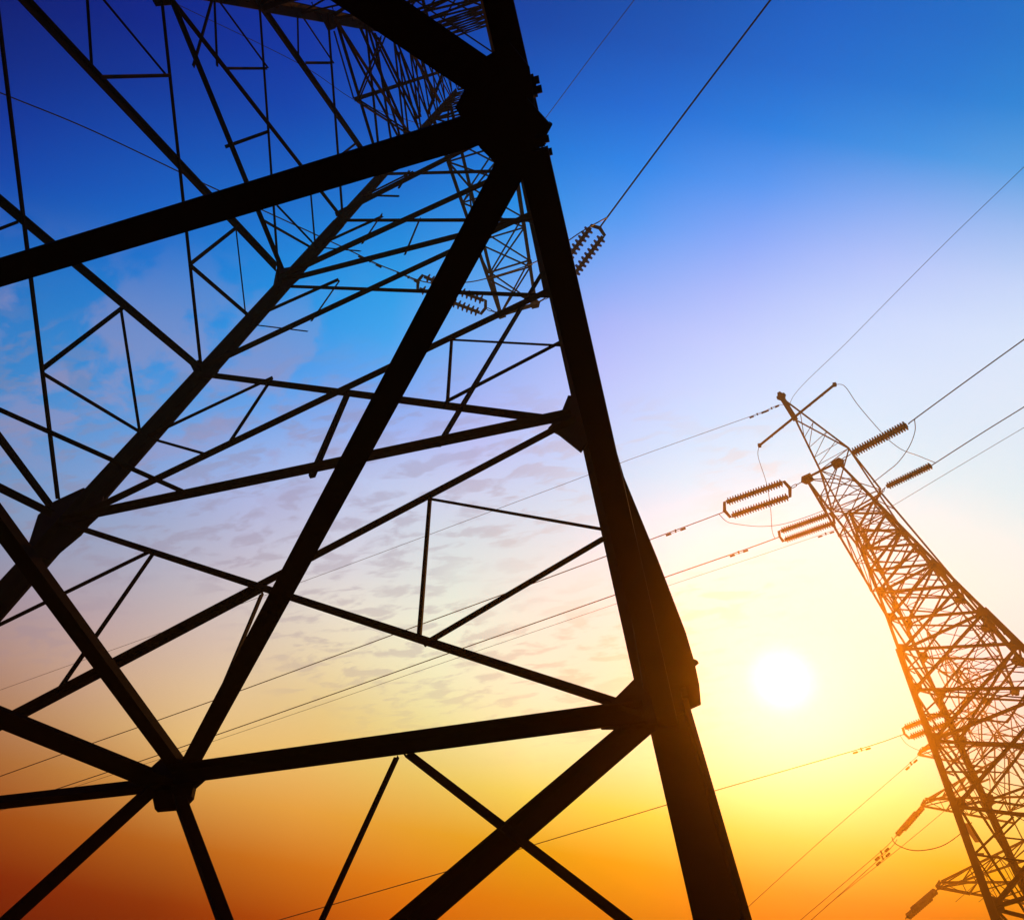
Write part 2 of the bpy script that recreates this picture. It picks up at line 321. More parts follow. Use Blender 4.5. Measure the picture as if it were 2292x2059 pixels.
L = Lattice(near)
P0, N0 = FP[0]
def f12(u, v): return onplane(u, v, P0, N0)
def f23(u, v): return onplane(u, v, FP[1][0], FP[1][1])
F12 = [  # traced members of the face between the right and the left leg: (x0,y0,x1,y1,width)
 (1446,1606,388,1747,38),(388,1747,-417,1838,34),
 (146,1177,1446,1606,18),(1285,942,587,1311,22),(587,1311,-417,1838,24),(146,1177,1282,943,20),
 (150,1172,1237,650,19),(453,836,1282,943,13),(453,835,1198,484,15),(628,633,1198,487,12),(625,636,1237,656,11),
 (625,631,1172,378,12),(764,493,1198,492,10),(764,490,1150,292,11),(858,393,1172,386,9),(858,391,1130,262,8),
 (962,1120,1350,1189,9),(962,1122,938,1430,11),(945,1437,1350,1199,17),(345,1236,-170,1487,12),(345,1238,128,1552,8),
 (583,1325,447,1648,12),(1012,763,1252,776,7),(1010,765,1001,900,8),(1005,905,1250,777,11),(606,850,340,976,9),(605,852,512,993,6),
 (339,985,458,1019,5),(781,882,700,1070,12),(1216,600,977,994,13),(755,633,575,713,7),(755,635,700,714,5),(566,725,682,739,4),
 (938,497,909,567,5),(852,487,729,543,6),(852,489,815,545,5),(713,555,802,563,4),(918,387,820,436,5),(915,390,897,420,4),(818,439,887,441,4),
 (1446,1606,820,2141,50),(350,1778,-60,2153,45),(398,1770,525,2112,28),(885,1690,700,2090,15),(915,1690,1445,2098,22)]
for i, (a, b, c, d, w) in enumerate(F12):
    if w < 12:
        l_ = math.hypot(c-a, d-b); ex, ey = (c-a)/l_*6, (d-b)/l_*6; a, b, c, d = a-ex, b-ey, c+ex, d+ey
    L.add_px(f12(a, b), f12(c, d), w, N0, 1 if i % 2 else -1, .75)
F23 = [
 (362,-20,453,832,11),(362,-25,622,605,12),(361,-25,764,490,15),(-24,-88,622,600,19),(-24,-88,124,1118,12),
 (-330,178,440,822,18),(-320,538,120,1130,22),(-330,935,110,1152,17),(581,5,625,630,9),(585,5,856,394,13),
 (731,36,764,490,9),(752,45,856,392,8),(737,40,930,335,11),(192,-20,203,148,6),(225,-12,376,170,8),(222,175,378,171,7),
 (476,-5,432,150,8),(481,0,487,148,5),(488,5,596,152,7),(503,154,598,154,5),(508,328,606,293,7),(421,594,530,508,8),
 (529,512,551,707,5),(421,598,551,709,8),(90,828,272,689,9),(271,691,313,965,6),(93,838,310,968,9),(-60,535,40,497,7),
 (622,458,702,542,7),(693,433,702,540,4),(584,490,700,556,7),(749,360,800,320,5),(799,321,806,350,4),(666,36,668,141,4),
 (672,38,742,142,6),(683,142,742,142,5),(749,70,793,221,6),(797,221,850,85,6),(797,226,911,299,6),(797,222,990,160,7),
 (800,62,905,297,10),(838,73,875,318,6),(849,80,939,262,10),(890,117,911,297,5),(897,114,942,262,9),(907,107,980,235,8),
 (928,117,939,255,6),(945,128,973,228,5),(966,149,1007,221,5),(990,162,956,255,6)]
for i, (a, b, c, d, w) in enumerate(F23):
    L.add_px(f23(a, b), f23(c, d), w, FP[1][1], 1 if i % 2 else -1, .6)
# waist ring and its diamond of plan bracing
Z = V((0, 0, 1)); Z0 = -.004
n0 = nc(0, 0); l4 = nc(3, 0); l3 = nc(2, 0); m0 = nc(1, 0)
Pm = f12(388, 1747); Qm = at(1165, 262, 0); Rm = (m0+l3)/2; Sm = (l3+l4)/2
bA, bB = at(1364, 1063, 0), at(1113, 0, 0)   # the ring beam that passes close over the camera
bd = (bB-bA).normalized(); bS = bA-bd*.262; bE = bA+bd*.74
L.add(bS, bA.lerp(bB, .75), .0175, Z, 1, .5); L.add(bA.lerp(bB, .75), bE, .0155, Z, 1, .5)
L.add(m0, l3, .024, FP[1][1]); L.add(l3, l4, .024, FP[2][1])
L.add(at(405, 1747, 0), at(1205, 262, 0), .0185, Z, 1, .5); L.add(Pm, Rm, .032, Z, -1, .5); L.add(Pm, Sm, .0175, Z, 1, .5)
L.add(Qm, at(-700, 823, 0), .0165, Z, 1, .6)
qs0, qs1 = at(1150, 220, 0), at(826, 0, 0)
L.add(qs0, qs0+(qs1-qs0).normalized()*.62, .0195, Z, -1, .5); L.add(Rm, Sm, .022, Z, 1, .5)
# plan bracing at the level above
L.add_px(at(-20, 909, LV[1]), at(428, 1109, LV[1]), 13, Z)
for h in (LV[5],):
    c = [nc(k, h) for k in range(4)]
    mid = [(c[k]+c[(k+1) % 4])/2 for k in range(4)]
    for k in range(4): L.add(mid[k], mid[(k+1) % 4], .006, Z)
# full X panels on the two faces overhead and, above the traced ones, on all four
H = LV+[3.55, 3.98, 4.30, TOPH, 4.85, 5.15, 5.45]
wd = lambda h: .0195*(1-h/9)
for k in range(4):
    a, n = FP[k]; j = (k+1) % 4
    for i in range(len(H)-1):
        if k in (0, 1) and i < 5: continue
        h0, h1 = H[i], H[i+1]
        w = wd(h0)*(.7 if k == 3 and i < 6 else 1)
        if k == 3 and i < 4: continue   # replaced below by flat members lying in the leg's own plane
        L.add(nc(k, h0), nc(j, h1), w, n); L.add(nc(j, h0), nc(k, h1), w, n, -1)
        if i % 2 or i > 5: L.add(nc(k, h1), nc(j, h1), w, n)
        if k > 1 and i < 5:
            x = (nc(k, h0)+nc(j, h1)+nc(j, h0)+nc(k, h1))/4
            L.add(nc(k, (h0+h1)/2), x.lerp(nc(k, h0), .4), w*.5, n); L.add(nc(j, (h0+h1)/2), x.lerp(nc(j, h0), .4), w*.5, n)
            L.add(nc(k, (h0+h1)/2), x.lerp(nc(k, h1), .4), w*.5, n)
a3, n3 = FP[3]
for i in range(4):
    for p, q in ((nc(3, H[i]), nc(0, H[i+1])), (nc(0, H[i]), nc(3, H[i+1]))):
        L.add(p-n3*.012, q-n3*.012, .012, n3, 1, .12)
# lower K panels of the other three faces
for k, m_ in ((1, Rm), (2, Sm)):
    a, n = FP[k]; j = (k+1) % 4
    L.add(m_, nc(k, GZ), .02, n); L.add(m_, nc(j, GZ), .02, n, -1)

# cross-arms
def arm(root, lat, roots, tips, w, panels, name_tip='tip_plate'):
    """roots: 4 body points (low l, low r, up l, up r); tips: left, right"""
    ll, lr, ul, ur = roots; tl, tr = tips
    zz = Z
    ch = [(ll, tl), (lr, tr), (ul, tl), (ur, tr)]
    for a, b in ch: lat.add(a, b, w, (tl+tr-ll-lr).cross(Z).normalized() if False else Z, 1, .9)
    lat.add(tl, tr, w*1.25, Z)
    def pt(c, t): return ch[c][0].lerp(ch[c][1], t)
    T = [i/panels for i in range(panels+1)]
    for i in range(panels):
        t0, t1 = T[i], T[i+1]; fl = i % 2
        ww = w*.5
        for c0, c1 in ((0, 1), (2, 3), (0, 2), (1, 3)):
            A0, A1, B0, B1 = pt(c0, t0), pt(c0, t1), pt(c1, t0), pt(c1, t1)
            if i and (c0, c1) in ((0, 1), (2, 3), (0, 2), (1, 3)) and (A0-B0).length > w: lat.add(A0, B0, ww, (A1-A0).normalized().cross((B0-A0).normalized()) or Z)
            if (c0, c1) in ((0, 1), (2, 3)):
                lat.add(A0, B1, ww, Z); lat.add(B0, A1, ww, Z, -1)
            else:
                p, q = (A0, B1) if fl else (B0, A1)
                if (p-q).length > w: lat.add(p, q, ww, V((1, 0, 0)))
AH = 4.40
tipL, tipR = at(1120, 704, AH), at(1199, 680, AH)
arms_lat = Lattice(near)
hi = AH+.62
arm(near, arms_lat, (nc(1, AH), nc(0, AH), nc(1, hi), nc(0, hi)), (tipL, tipR), .022, 5)
bk = V((.625, 1.965, AH)), V((.378, 1.965, AH))
arm(near, arms_lat, (nc(2, AH), nc(3, AH), nc(2, hi), nc(3, hi)), bk, .018, 5)
for zz, ln in ((3.55, 1.05),):
    arm(near, arms_lat, (nc(2, zz), nc(3, zz), nc(2, zz+.5), nc(3, zz+.5)), (V((.64, 1.72+ln*.3, zz+.1)), V((.36, 1.72+ln*.3, zz+.1))), .016, 5)
arms_lat.finish(60, 'crossarm_member')
# gusset plates
def gus(pts, f, n, t=.0035, off=0.): 
    mb = MB(); mb.plate([W(f(*p)+n*off) for p in pts], n, t*K); return obj('gusset_plate', mb, STEEL, near)
gus([(333,1719),(373,1683),(411,1699),(456,1716),(456,1735),(432,1756),(427,1780),(404,1804),(345,1809),(337,1768)], f12, N0, .006, -.004)
gus([(121,1124),(188,1093),(232,1112),(226,1150),(200,1174),(181,1197),(112,1254),(60,1235),(86,1154)], f12, N0)
gus([(619,604),(655,598),(670,624),(639,652),(612,640)], f12, N0)
gus([(425,815),(449,805),(470,830),(490,830),(475,845),(440,845)], f12, N0)
gus([(1272,887),(1253,934),(1227,960),(1251,973),(1300,1012),(1335,960),(1315,890)], f12, N0)
gus([(1422,1520),(1375,1567),(1345,1630),(1408,1630),(1448,1625),(1500,1618),(1500,1500)], f12, N0, .004)
gus([(1188,480),(1180,495),(1198,505),(1215,500),(1208,470)], f12, N0)
gus([(330,-20),(350,15),(385,12),(400,-30),(370,-50)], f23, FP[1][1]); gus([(560,-10),(590,30),(610,25),(615,0)], f23, FP[1][1])
gus([(715,30),(735,70),(750,65),(765,40)], f23, FP[1][1])
def zq(u, v): return at(u, v, -.006)
gus([(1020,240),(1075,135),(1140,95),(1185,150),(1200,260),(1185,400),(1140,395),(1075,330)], zq, Z, .006)
gus([(1180,215),(1231,272),(1200,282),(1170,285)], zq, Z, .004, -.012)
fr = V((1, 0, 0))
def bt(u, v):                                # spread plate standing along the waist beam at the near leg
    return onplane(u, v, n0+V((-.012, 0, 0)), (FWD+V((0, .2, 0))).normalized())
mb = MB(); mb.plate([W(bt(*p)) for p in [(1388,1050),(1470,1250),(1533,1414),(1552,1478),(1563,1530),(1567,1575),(1500,1605),(1440,1540),(1365,1090)]], FWD, .03)
obj('gusset_plate', mb, STEEL, near)
mb = MB(); mb.plate([W(bt(*p)) for p in [(1535,1468),(1560,1477),(1563,1483),(1548,1496),(1530,1500)]], FWD, .02); obj('bolt', mb, STEEL, near)
# bolts standing proud of the ring joint
for (u, v) in ((1184, 184), (1190, 205), (1206, 316), (1213, 345)):
    b0 = at(u-8, v+2, 0.0); b1 = at(u+12, v-3, 0.0); b2 = at(u+23, v-6, 0)
    mb = MB(); mb.cyl(W(b0), W(b1), .017, 6); mb.cyl(W(b1), W(b2), .010, 10); obj('bolt', mb, STEEL, near)
for i in range(26):                          # climbing pegs on the far left leg
    h = 1.3+i*.12; a = nc(2, h); s_ = -1 if i % 2 else 1
    mb = MB(); d = V((1, 0, 0)) if s_ > 0 else V((0, 1, 0))
    mb.cyl(W(a), W(a+d*.035), .009, 6); mb.cyl(W(a+d*.035), W(a+d*.038), .016, 6); obj('step_bolt', mb, STEEL, near)
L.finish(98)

# ================================================================== second pylon
R0 = ray(1858, 1024); R0 = R0/math.hypot(R0.x, R0.y)*4.6
AP2 = CAMU+R0; YAW = math.radians(17.3)
class Pylon:
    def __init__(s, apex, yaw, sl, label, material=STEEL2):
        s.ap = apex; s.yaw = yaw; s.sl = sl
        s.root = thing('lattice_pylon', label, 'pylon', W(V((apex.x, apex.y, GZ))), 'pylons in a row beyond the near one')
        s.L = Lattice(s.root, material); s.mat = material
    def c(s, k, z, z1=None):
        t = s.ap.z-z; a = s.yaw+k*math.pi/2
        if t < s.tmin: t = s.tmin
        return V((s.ap.x+math.cos(a)*s.sl*t, s.ap.y+math.sin(a)*s.sl*t, z))
    def body(s, zs, wleg, wb, tmin, plan=()):
        s.tmin = tmin
        for k in range(4):
            mb = MB()
            e1 = s.c((k+1) % 4, 0)-s.c(k, 0); e2 = s.c((k-1) % 4, 0)-s.c(k, 0)
            for z0, z1 in zip(zs, zs[1:]):
                w = wleg*(1.1 if z0 < zs[len(zs)//2] else .6)
                mb.corner(W(s.c(k, z0)), W(s.c(k, z1)), e1, e2, w*K)
            obj('leg', mb, s.mat, s.root)
            f = MB(); q = W(s.c(k, GZ)); q.z = 0; f.bar(q+V((0, 0, -.3)), q+V((0, 0, .35)), .8); obj('footing', f, CONC, s.root)
        for k in range(4):
            j = (k+1) % 4
            for i, (z0, z1) in enumerate(zip(zs, zs[1:])):
                a0, b0, a1, b1 = s.c(k, z0), s.c(j, z0), s.c(k, z1), s.c(j, z1)
                n = (b0-a0).cross(a1-a0).normalized()
                if n.dot(V((s.ap.x, s.ap.y, a0.z))-a0) < 0: n = -n
                s.L.add(a0, b1, wb, n); s.L.add(b0, a1, wb, n, -1)
                if i % 2 == 0: s.L.add(a1, b1, wb, n)
                x = (a0+b1+b0+a1)/4; ma, mbb = (a0+a1)/2, (b0+b1)/2
                if (b0-a0).length > .62:
                    for P, Q in ((ma, x.lerp(a0, .45)), (mbb, x.lerp(b0, .45)), (ma, x.lerp(a1, .45)), (mbb, x.lerp(b1, .45))): s.L.add(P, Q, wb*.5, n)
        for z in plan:
            s.L.add(s.c(0, z), s.c(2, z), wb*.8, Z); s.L.add(s.c(1, z), s.c(3, z), wb*.8, Z)
            md = [(s.c(k, z)+s.c((k+1) % 4, z))/2 for k in range(4)]
            for k in range(4): s.L.add(md[k], md[(k+1) % 4], wb*.6, Z)
    def gussets(s, zs, r, wleg):
        for z in zs:
            for k in range(4):
                p = s.c(k, z)
                for kk in (1, -1):
                    e = (s.c((k+kk) % 4, z)-p).normalized(); up = (s.c(k, z+.1)-p).normalized()
                    n = e.cross(up).normalized(); mb = MB()
                    mb.plate([W(q) for q in (p-up*r*1.2, p+e*r-up*r*.5, p+e*r*1.1+up*r*.4, p+up*r*1.2)], n, .012)
                    obj('gusset_plate', mb, s.mat, s.root)

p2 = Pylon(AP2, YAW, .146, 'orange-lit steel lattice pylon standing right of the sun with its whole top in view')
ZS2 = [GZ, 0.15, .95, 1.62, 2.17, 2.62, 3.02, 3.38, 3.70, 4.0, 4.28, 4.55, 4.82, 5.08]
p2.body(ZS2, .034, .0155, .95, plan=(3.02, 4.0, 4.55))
p2.gussets([.95, 1.62, 2.17, 2.62, 3.02, 3.38, 3.70, 4.0], .05, .026)
AZ = 4.05; LZ = 3.70; UZ = 4.45
t2L, t2R = at(1805, 1073, AZ), at(1877, 1036, AZ)
a2L, a2R = at(2208, 1570, AZ), at(2273, 1548, AZ)
arm(p2.root, p2.L, (p2.c(0, LZ), p2.c(1, LZ), p2.c(0, UZ), p2.c(1, UZ)), (t2L, t2R), .015, 5)
arm(p2.root, p2.L, (p2.c(3, LZ), p2.c(2, LZ), p2.c(3, UZ), p2.c(2, UZ)), (a2L, a2R), .014, 5)
# earth-wire horn reaching out above the arm
EZ = 5.12
pk = at(1752, 893, 5.35); pk2 = at(1781, 940, 5.30)
hL, hR = at(1836, 1053, 5.0), at(1900, 1004, 5.0)
bL, bR = at(1862, 1140, 4.95), at(1972, 1096, 4.95)
q0, q1 = p2.c(0, 5.05), p2.c(1, 5.05)
for a, b, w in ((pk2, hL, .014), (pk, hR, .014), (pk2, hR, .012), (hL, bL, .014), (hR, bR, .014), (bL, q0, .014), (bR, q1, .014), (hL, hR, .008),
                (hL, bR, .008), (hR, bL, .008), (bL, bR, .012), (hL, V((bR.x, bR.y, bR.z-.3)), .007), (hR, p2.c(1, 4.55), .012), (hL, p2.c(0, 4.55), .012),
                (bL, p2.c(1, 4.55), .009), (bR, p2.c(0, 4.55), .009)):
    p2.L.add(a, b, w, Z)
for t in (.35, .55, .75, .9):
    a = pk2.lerp(hL, t); b = pk.lerp(hR, max(0, t-.08)); c = pk.lerp(hR, min(1, t+.12))
    p2.L.add(a, b, .0055, Z); p2.L.add(a, c, .0055, Z)
hd = MB(); hd.bar(W(pk), W(pk2), .20, .12)
u = (pk2-pk).normalized(); sidev = u.cross(ray(1752, 893)).normalized()
c0 = pk-u*.03
hd.plate([W(c0+u*a+sidev*b) for a, b in ((-.04, .012), (-.04, -.012), (-.018, -.02), (-.012, -.034), (.012, -.038), (.035, -.02), (.06, 0), (.035, .02), (.012, .038), (-.012, .034), (-.018, .02))], ray(1752, 893).normalized(), .09)
obj('earth_wire_peak', hd, STEEL2, p2.root)
# the long rod that carries the jumper
rl, rr = at(1700, 997, 5.25), at(1868, 861, 5.25)
rd = MB(); rd.cyl(W(rl), W(rr), .055, 8); 
for q in (rl, rr): rd.bar(W(q)-V((.06, 0, 0)), W(q)+V((.06, 0, 0)), .14)
for t in (.17, .32, .68, .84):
    q = rl.lerp(rr, t); rd.bar(W(q)-V((0, 0, .09)), W(q)+V((0, 0, .05)), .05)
obj('jumper_rod', rd, STEEL2, p2.root)
def tipplates(root, tl, tr, s=.035, m_=STEEL2):
    for q, o in ((tl, tr), (tr, tl)):
        d = (q-o).normalized(); e = Z
        f = d.cross(Z).normalized(); mb = MB()
        mb.plate([W(q+d*a+f*b) for a, b in ((-s*1.2, -s), (s*.5, -s*1.1), (s*1.1, 0), (s*.5, s*1.1), (-s*1.2, s))], Z, .03*K*.12)
        mb.bar(W(q+Z*.012), W(q-Z*.03), s*K*.9); obj('tip_plate', mb, m_, root)
tipplates(p2.root, t2L, t2R); tipplates(p2.root, a2L, a2R, .03)
tipplates(near, tipL, tipR, .028, STEEL)
# inner attachment frame for the second circuit
iL, iR = at(1893, 1150, 3.95), at(1973, 1104, 3.95)
p2.L.add(iL, iR, .014, Z); p2.L.add(iL, p2.c(0, LZ), .012, Z); p2.L.add(iR, p2.c(1, LZ), .012, Z); p2.L.add(iL, t2L.lerp(p2.c(0, UZ), .5), .008, Z); p2.L.add(iR, t2R.lerp(p2.c(1, UZ), .5), .008, Z)
for i in range(14):
    z = .9+i*.17
    a = p2.c(3, z); mb = MB(); d = (a-V((AP2.x, AP2.y, z))).normalized()
    mb.cyl(W(a), W(a+d*.03), .010, 5); obj('step_bolt', mb, STEEL2, p2.root)
p2.L.finish(98)

# ================================================================== third pylon, far lower right
R3 = ray(2330, 1800); R3 = R3/math.hypot(R3.x, R3.y)*8.2
ax3 = V((CAMU.x+R3.x, CAMU.y+R3.y, 0))
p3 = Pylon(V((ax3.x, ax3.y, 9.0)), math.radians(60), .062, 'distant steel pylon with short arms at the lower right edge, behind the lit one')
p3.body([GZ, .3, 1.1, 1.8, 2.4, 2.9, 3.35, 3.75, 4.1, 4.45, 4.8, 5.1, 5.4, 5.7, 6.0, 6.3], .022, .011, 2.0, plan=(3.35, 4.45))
sideh = V((RGT.x, RGT.y, 0)).normalized()
nv = sideh.cross(Z)
def on3(u, v): return onplane(u, v, ax3, nv)
arms3 = []
for (u, v, ru) in ((2060, 1683, 2310), (2068, 1798, 2310), (2103, 1981, 2330)):
    t = on3(u, v); z = t.z
    cl_ = sorted(range(4), key=lambda k: (p3.c(k, z)-t).length)[:2]
    a, b = p3.c(cl_[0], z), p3.c(cl_[1], z)
    up = V((0, 0, .5))
    tt = t
    arm(p3.root, p3.L, (a, b, a+up, b+up), (tt+nv*.05, tt-nv*.05), .017, 4)
    mir = V((2*ax3.x-t.x, 2*ax3.y-t.y, z))
    c2 = [k for k in range(4) if k not in cl_]
    a, b = p3.c(c2[0], z), p3.c(c2[1], z)
    arm(p3.root, p3.L, (a, b, a+up, b+up), (mir+nv*.05, mir-nv*.05), .017, 4)
    arms3.append(t)
for t in arms3[1:]:
    mb = MB(); q = t.lerp(V((ax3.x, ax3.y, t.z)), .28)-Z*.28
    mb.plate([W(q+sideh*a+Z*b) for a, b in ((-.05, .09), (.015, .10), (.05, -.09), (-.015, -.10))], nv, .03)
    sg = obj('number_plate', mb, SIGNM, p3.root)
p3.L.finish(90)

# ================================================================== insulators
def shed(r): return [(-.012, r*.22), (-.030, r*.30), (-.044, r*.62), (-.042, r*.98), (-.010, r), (.010, r*.62), (.022, r*.36), (.060, r*.26), (.062, r*.12)]
def insset(label, A, B, n, r, sep, sv, seg=10, grp='insulator strings holding the conductors', yoke=True, sag=0., chainA=None, mirror=False):
    """A: pylon end, B: line end, both tower units, r metres; two parallel strings sep apart"""
    A, B = W(A), W(B); d = (B-A).normalized(); sv = (sv-d*sv.dot(d)).normalized()
    th = thing('insulator_string', label, 'insulator', A, grp)
    yn = d.cross(sv).normalized()
    yl = sep*.42
    for k in (-1, 1):
        a = A+sv*sep/2*k+d*yl; b = B+sv*sep/2*k-d*yl; Lh = (b-a).length
        P = []
        for i in range(9):
            t = i/8; P.append(a.lerp(b, t)-V((0, 0, 1))*sag*4*t*(1-t))
        mb = MB(); mb.tube(P, r*(.38 if seg > 14 else .22 if seg == 9 else .5), 8); core = obj('string_core', mb, STEEL2, th)
        for i in range(n):
            t = (i+.8)/(n+.6); q = a.lerp(b, t)-V((0, 0, 1))*sag*4*t*(1-t)
            s_ = min(1.25, Lh/(n+.6)/(.10 if seg != 9 else .15))
            mb = MB(); mb.lathe(q, d*(-1 if mirror else 1), [(h*s_, rr) for h, rr in shed(r)], seg); ob = obj('insulator_disc', mb, PORC, core)
    if yoke:
        for E_, s_ in ((A, 1), (B, -1)):
            mb = MB(); mb.plate([E_+sv*(sep/2+.05)+d*yl*s_, E_+sv*(sep/2+.05)+d*(yl-.10)*s_, E_, E_-sv*(sep/2+.05)+d*(yl-.10)*s_, E_-sv*(sep/2+.05)+d*yl*s_, E_+d*(yl*.55)*s_], yn, .03)
            obj('yoke_plate', mb, STEEL2, th)
    if chainA is not None:
        cA = W(chainA); mb = MB(); n_ = max(3, int((cA-A).length/.16)); dd = (A-cA)/n_
        for i in range(n_):
            o_ = yn if i % 2 else sv
            p0 = cA+dd*(i-.1); p1 = cA+dd*(i+1.1); w = .035
            mb.tube([p0, p0.lerp(p1, .2)+o_*w, p0.lerp(p1, .8)+o_*w, p1, p0.lerp(p1, .8)-o_*w, p0.lerp(p1, .2)-o_*w, p0], .014, 5)
        obj('link_chain', mb, STEEL2, th)
    return th
def atw(u, v, z): return at(u, v, z)
Vv = UPV
n1L = at(1090, 691, AH-.02); n1Lb = at(932, 628, AH-.02)
insset('dark double insulator string behind the near pylon diagonal, pulling left', n1L, n1Lb, 13, .150, .46, RGT+UPV*-1.3, 18, chainA=tipL, sag=.05)
n1R = at(1228, 664, AH-.02); n1Rb = at(1345, 507, AH-.02)
insset('dark double insulator string at the right edge of the near leg, pulling right', n1R, n1Rb, 14, .165, .50, RGT, 18, chainA=tipR, sag=.0, mirror=True)
P1L, P1Lb = at(1772, 1091, AZ), at(1618, 1144, AZ)
insset('upper left double insulator string of the lit pylon, opened wide', P1L, P1Lb, 21, .145, .52, UPV, 12, chainA=t2L)
P1R, P1Rb = at(1903, 1017, AZ), at(2034, 949, AZ)
insset('thick ribbed insulator string reaching up right from the lit pylon', P1R, P1Rb, 21, .16, .16, FWD+RGT*.2, 12, chainA=t2R, mirror=True, yoke=False)
P2L, P2Lb = at(1868, 1158, 3.95), at(1743, 1202, 3.95)
insset('lower left double insulator string of the lit pylon, just under the wide one', P2L, P2Lb, 21, .125, .33, UPV, 12, chainA=iL)
P2R, P2Rb = at(1981, 1091, 3.95), at(2088, 1040, 3.95)
insset('smaller ribbed insulator string right of the lit pylon, below the thick one', P2R, P2Rb, 19, .12, .12, FWD+RGT*.2, 12, chainA=iR, mirror=True, yoke=False)
P3L, P3Lb = at(2140, 1598, AZ-.25), at(2022, 1643, AZ-.25)
insset('insulator string crossing in front of the lit pylon body, low down', P3L, P3Lb, 19, .15, .40, UPV, 12, chainA=a2L)
i3a, i3b = on3(2064, 1806), on3(2008, 1870)
insset('insulator string slanting down from the middle arm of the distant pylon', i3a, i3b, 13, .12, .56, RGT+UPV, 9, chainA=arms3[1])
i4a, i4b = on3(2096, 1994), on3(2028, 2052)
insset('insulator string slanting down from the lowest arm of the distant pylon', i4a, i4b, 13, .14, .56, RGT+UPV, 9, chainA=arms3[2])

# ================================================================== wires
def smooth(P, m_=8):
    out = []
    for i in range(len(P)-1):
        p0 = P[max(i-1, 0)]; p1 = P[i]; p2_ = P[i+1]; p3_ = P[min(i+2, len(P)-1)]
        for k in range(m_):
            t = k/m_
            out.append(.5*((2*p1)+(p2_-p0)*t+(2*p0-5*p1+4*p2_-p3_)*t*t+(3*p1-p0-3*p2_+p3_)*t**3))
    return out+[P[-1]]
def wire(name, label, pts, r, cat='wire', grp='wires of the power lines', dampers=(), ext=0., zz=None):
    """pts: tower-unit points"""
    P = [p for p in pts]
    if ext: P.append(P[-1]+(P[-1]-P[-2]).normalized()*ext)
    Q = smooth([W(p) for p in P]); base = Q[0]
    th = thing(name, label, cat, base, grp)
    mb = MB(); mb.tube(Q, r, 6); obj('cable', mb, WIRE, th)
    for (u, v, s_) in dampers:
        best = min(range(len(Q)-1), key=lambda i: (lambda q: (q[0]-u)**2+(q[1]-v)**2)(px((Q[i]-CAMW)/K+CAMU)))
        # refine along the segment
        a, b = Q[max(best-1, 0)], Q[min(best+1, len(Q)-1)]
        c = min((a.lerp(b, i/40) for i in range(41)), key=lambda w: (lambda q: (q[0]-u)**2+(q[1]-v)**2)(px((w-CAMW)/K+CAMU)))
        d = (b-a).normalized(); dn = V((0, 0, -1)); mb = MB()
        mb.bar(c-dn*.03, c+dn*.10*s_, .045*s_)
        e = c+dn*.09*s_; mb.cyl(e-d*.30*s_, e+d*.30*s_, .008*s_, 5)
        mb.cyl(e-d*.34*s_, e-d*.17*s_, .034*s_, 8); mb.cyl(e+d*.17*s_, e+d*.34*s_, .034*s_, 8)
        obj('vibration_damper', mb, STEEL2, th)
    return th
def A_(uvs, z0, z1=None):
    n = len(uvs); z1 = z0 if z1 is None else z1
    return [at(u, v, z0+(z1-z0)*i/max(1, n-1)) for i, (u, v) in enumerate(uvs)]
wire('conductor', 'dark conductor running up right to the top edge from the near pylon', [n1Rb]+A_([(1359,487),(1540,244),(1725,0)], AH-.03), .026, ext=1.5)
wire('conductor', 'dark conductor running up left from the insulator behind the near pylon', [n1Lb]+A_([(902,614),(849,593),(793,566),(738,540),(577,466),(449,408),(200,290),(12,213)], AH-.03, AH-.2), .020, ext=.6, dampers=((830,583,1.2),(915,620,1.2)))
wire('jumper_wire', 'slack jumper loop passing behind the near pylon between its two insulators', A_([(905,616),(960,633),(1036,633),(1098,621),(1202,585),(1300,520),(1359,487)], AH-.06), .018)
wire('earth_wire', 'hair-thin wire rising to the top edge right of the near pylon', A_([(1180,320),(1233,249),(1320,132),(1420,0)], 5.9), .012, ext=2)
wire('earth_wire', 'hair-thin wire crossing the dark blue sky at the top left', A_([(1140,345),(1000,296),(936,277),(800,228),(667,142),(390,7),(300,-40)], 5.9, 5.6), .011)
wire('earth_wire', 'faint top wire leaving the peak of the lit pylon to the left', [pk2]+A_([(1752,906),(1680,932),(1400,1032),(1218,1100),(679,1301),(207,1470),(0,1544)], 5.3, 4.6), .010, ext=2, dampers=((1726,912,1.0),(1694,925,1.0)))
wire('earth_wire', 'thin wire from the peak of the lit pylon up to the right edge', [pk2]+A_([(1775,888),(1900,762),(2100,560),(2292,374)], 5.3, 4.9), .009, ext=1)
wire('conductor', 'upper conductor running left from the wide insulator, passing behind the near leg', [P1Lb]+A_([(1612,1149),(1460,1206),(1208,1300),(1000,1376),(473,1569),(190,1669),(0,1737)], AZ-.01, AZ-1.2), .017, ext=2, dampers=((1513,1192,1.1),))
wire('conductor', 'second conductor running left below the upper one, passing behind the near leg', [P2Lb]+A_([(1733,1206),(1650,1236),(1488,1292),(1377,1331),(1029,1453),(700,1569),(373,1683),(152,1757),(0,1808)], 3.94, 2.8), .017, ext=2, dampers=((1655,1240,1.0),))
wire('conductor', 'faint third wire running left close under the second one', A_([(1960,1155),(1869,1186),(1700,1243),(1495,1311),(1382,1350),(1000,1480),(700,1583),(473,1660),(200,1750),(28,1805)], 4.3, 3.0), .008, ext=2, dampers=((1848,1194,.9),))
wire('conductor', 'low conductor crossing the yellow sky from the lit pylon to the bottom edge', [P3Lb]+A_([(2014,1646),(1924,1676),(1611,1766),(1488,1802),(1119,1913),(995,1951),(622,2059)], AZ-.27, 2.2), .017, ext=1, dampers=((1926,1674,1.1),))
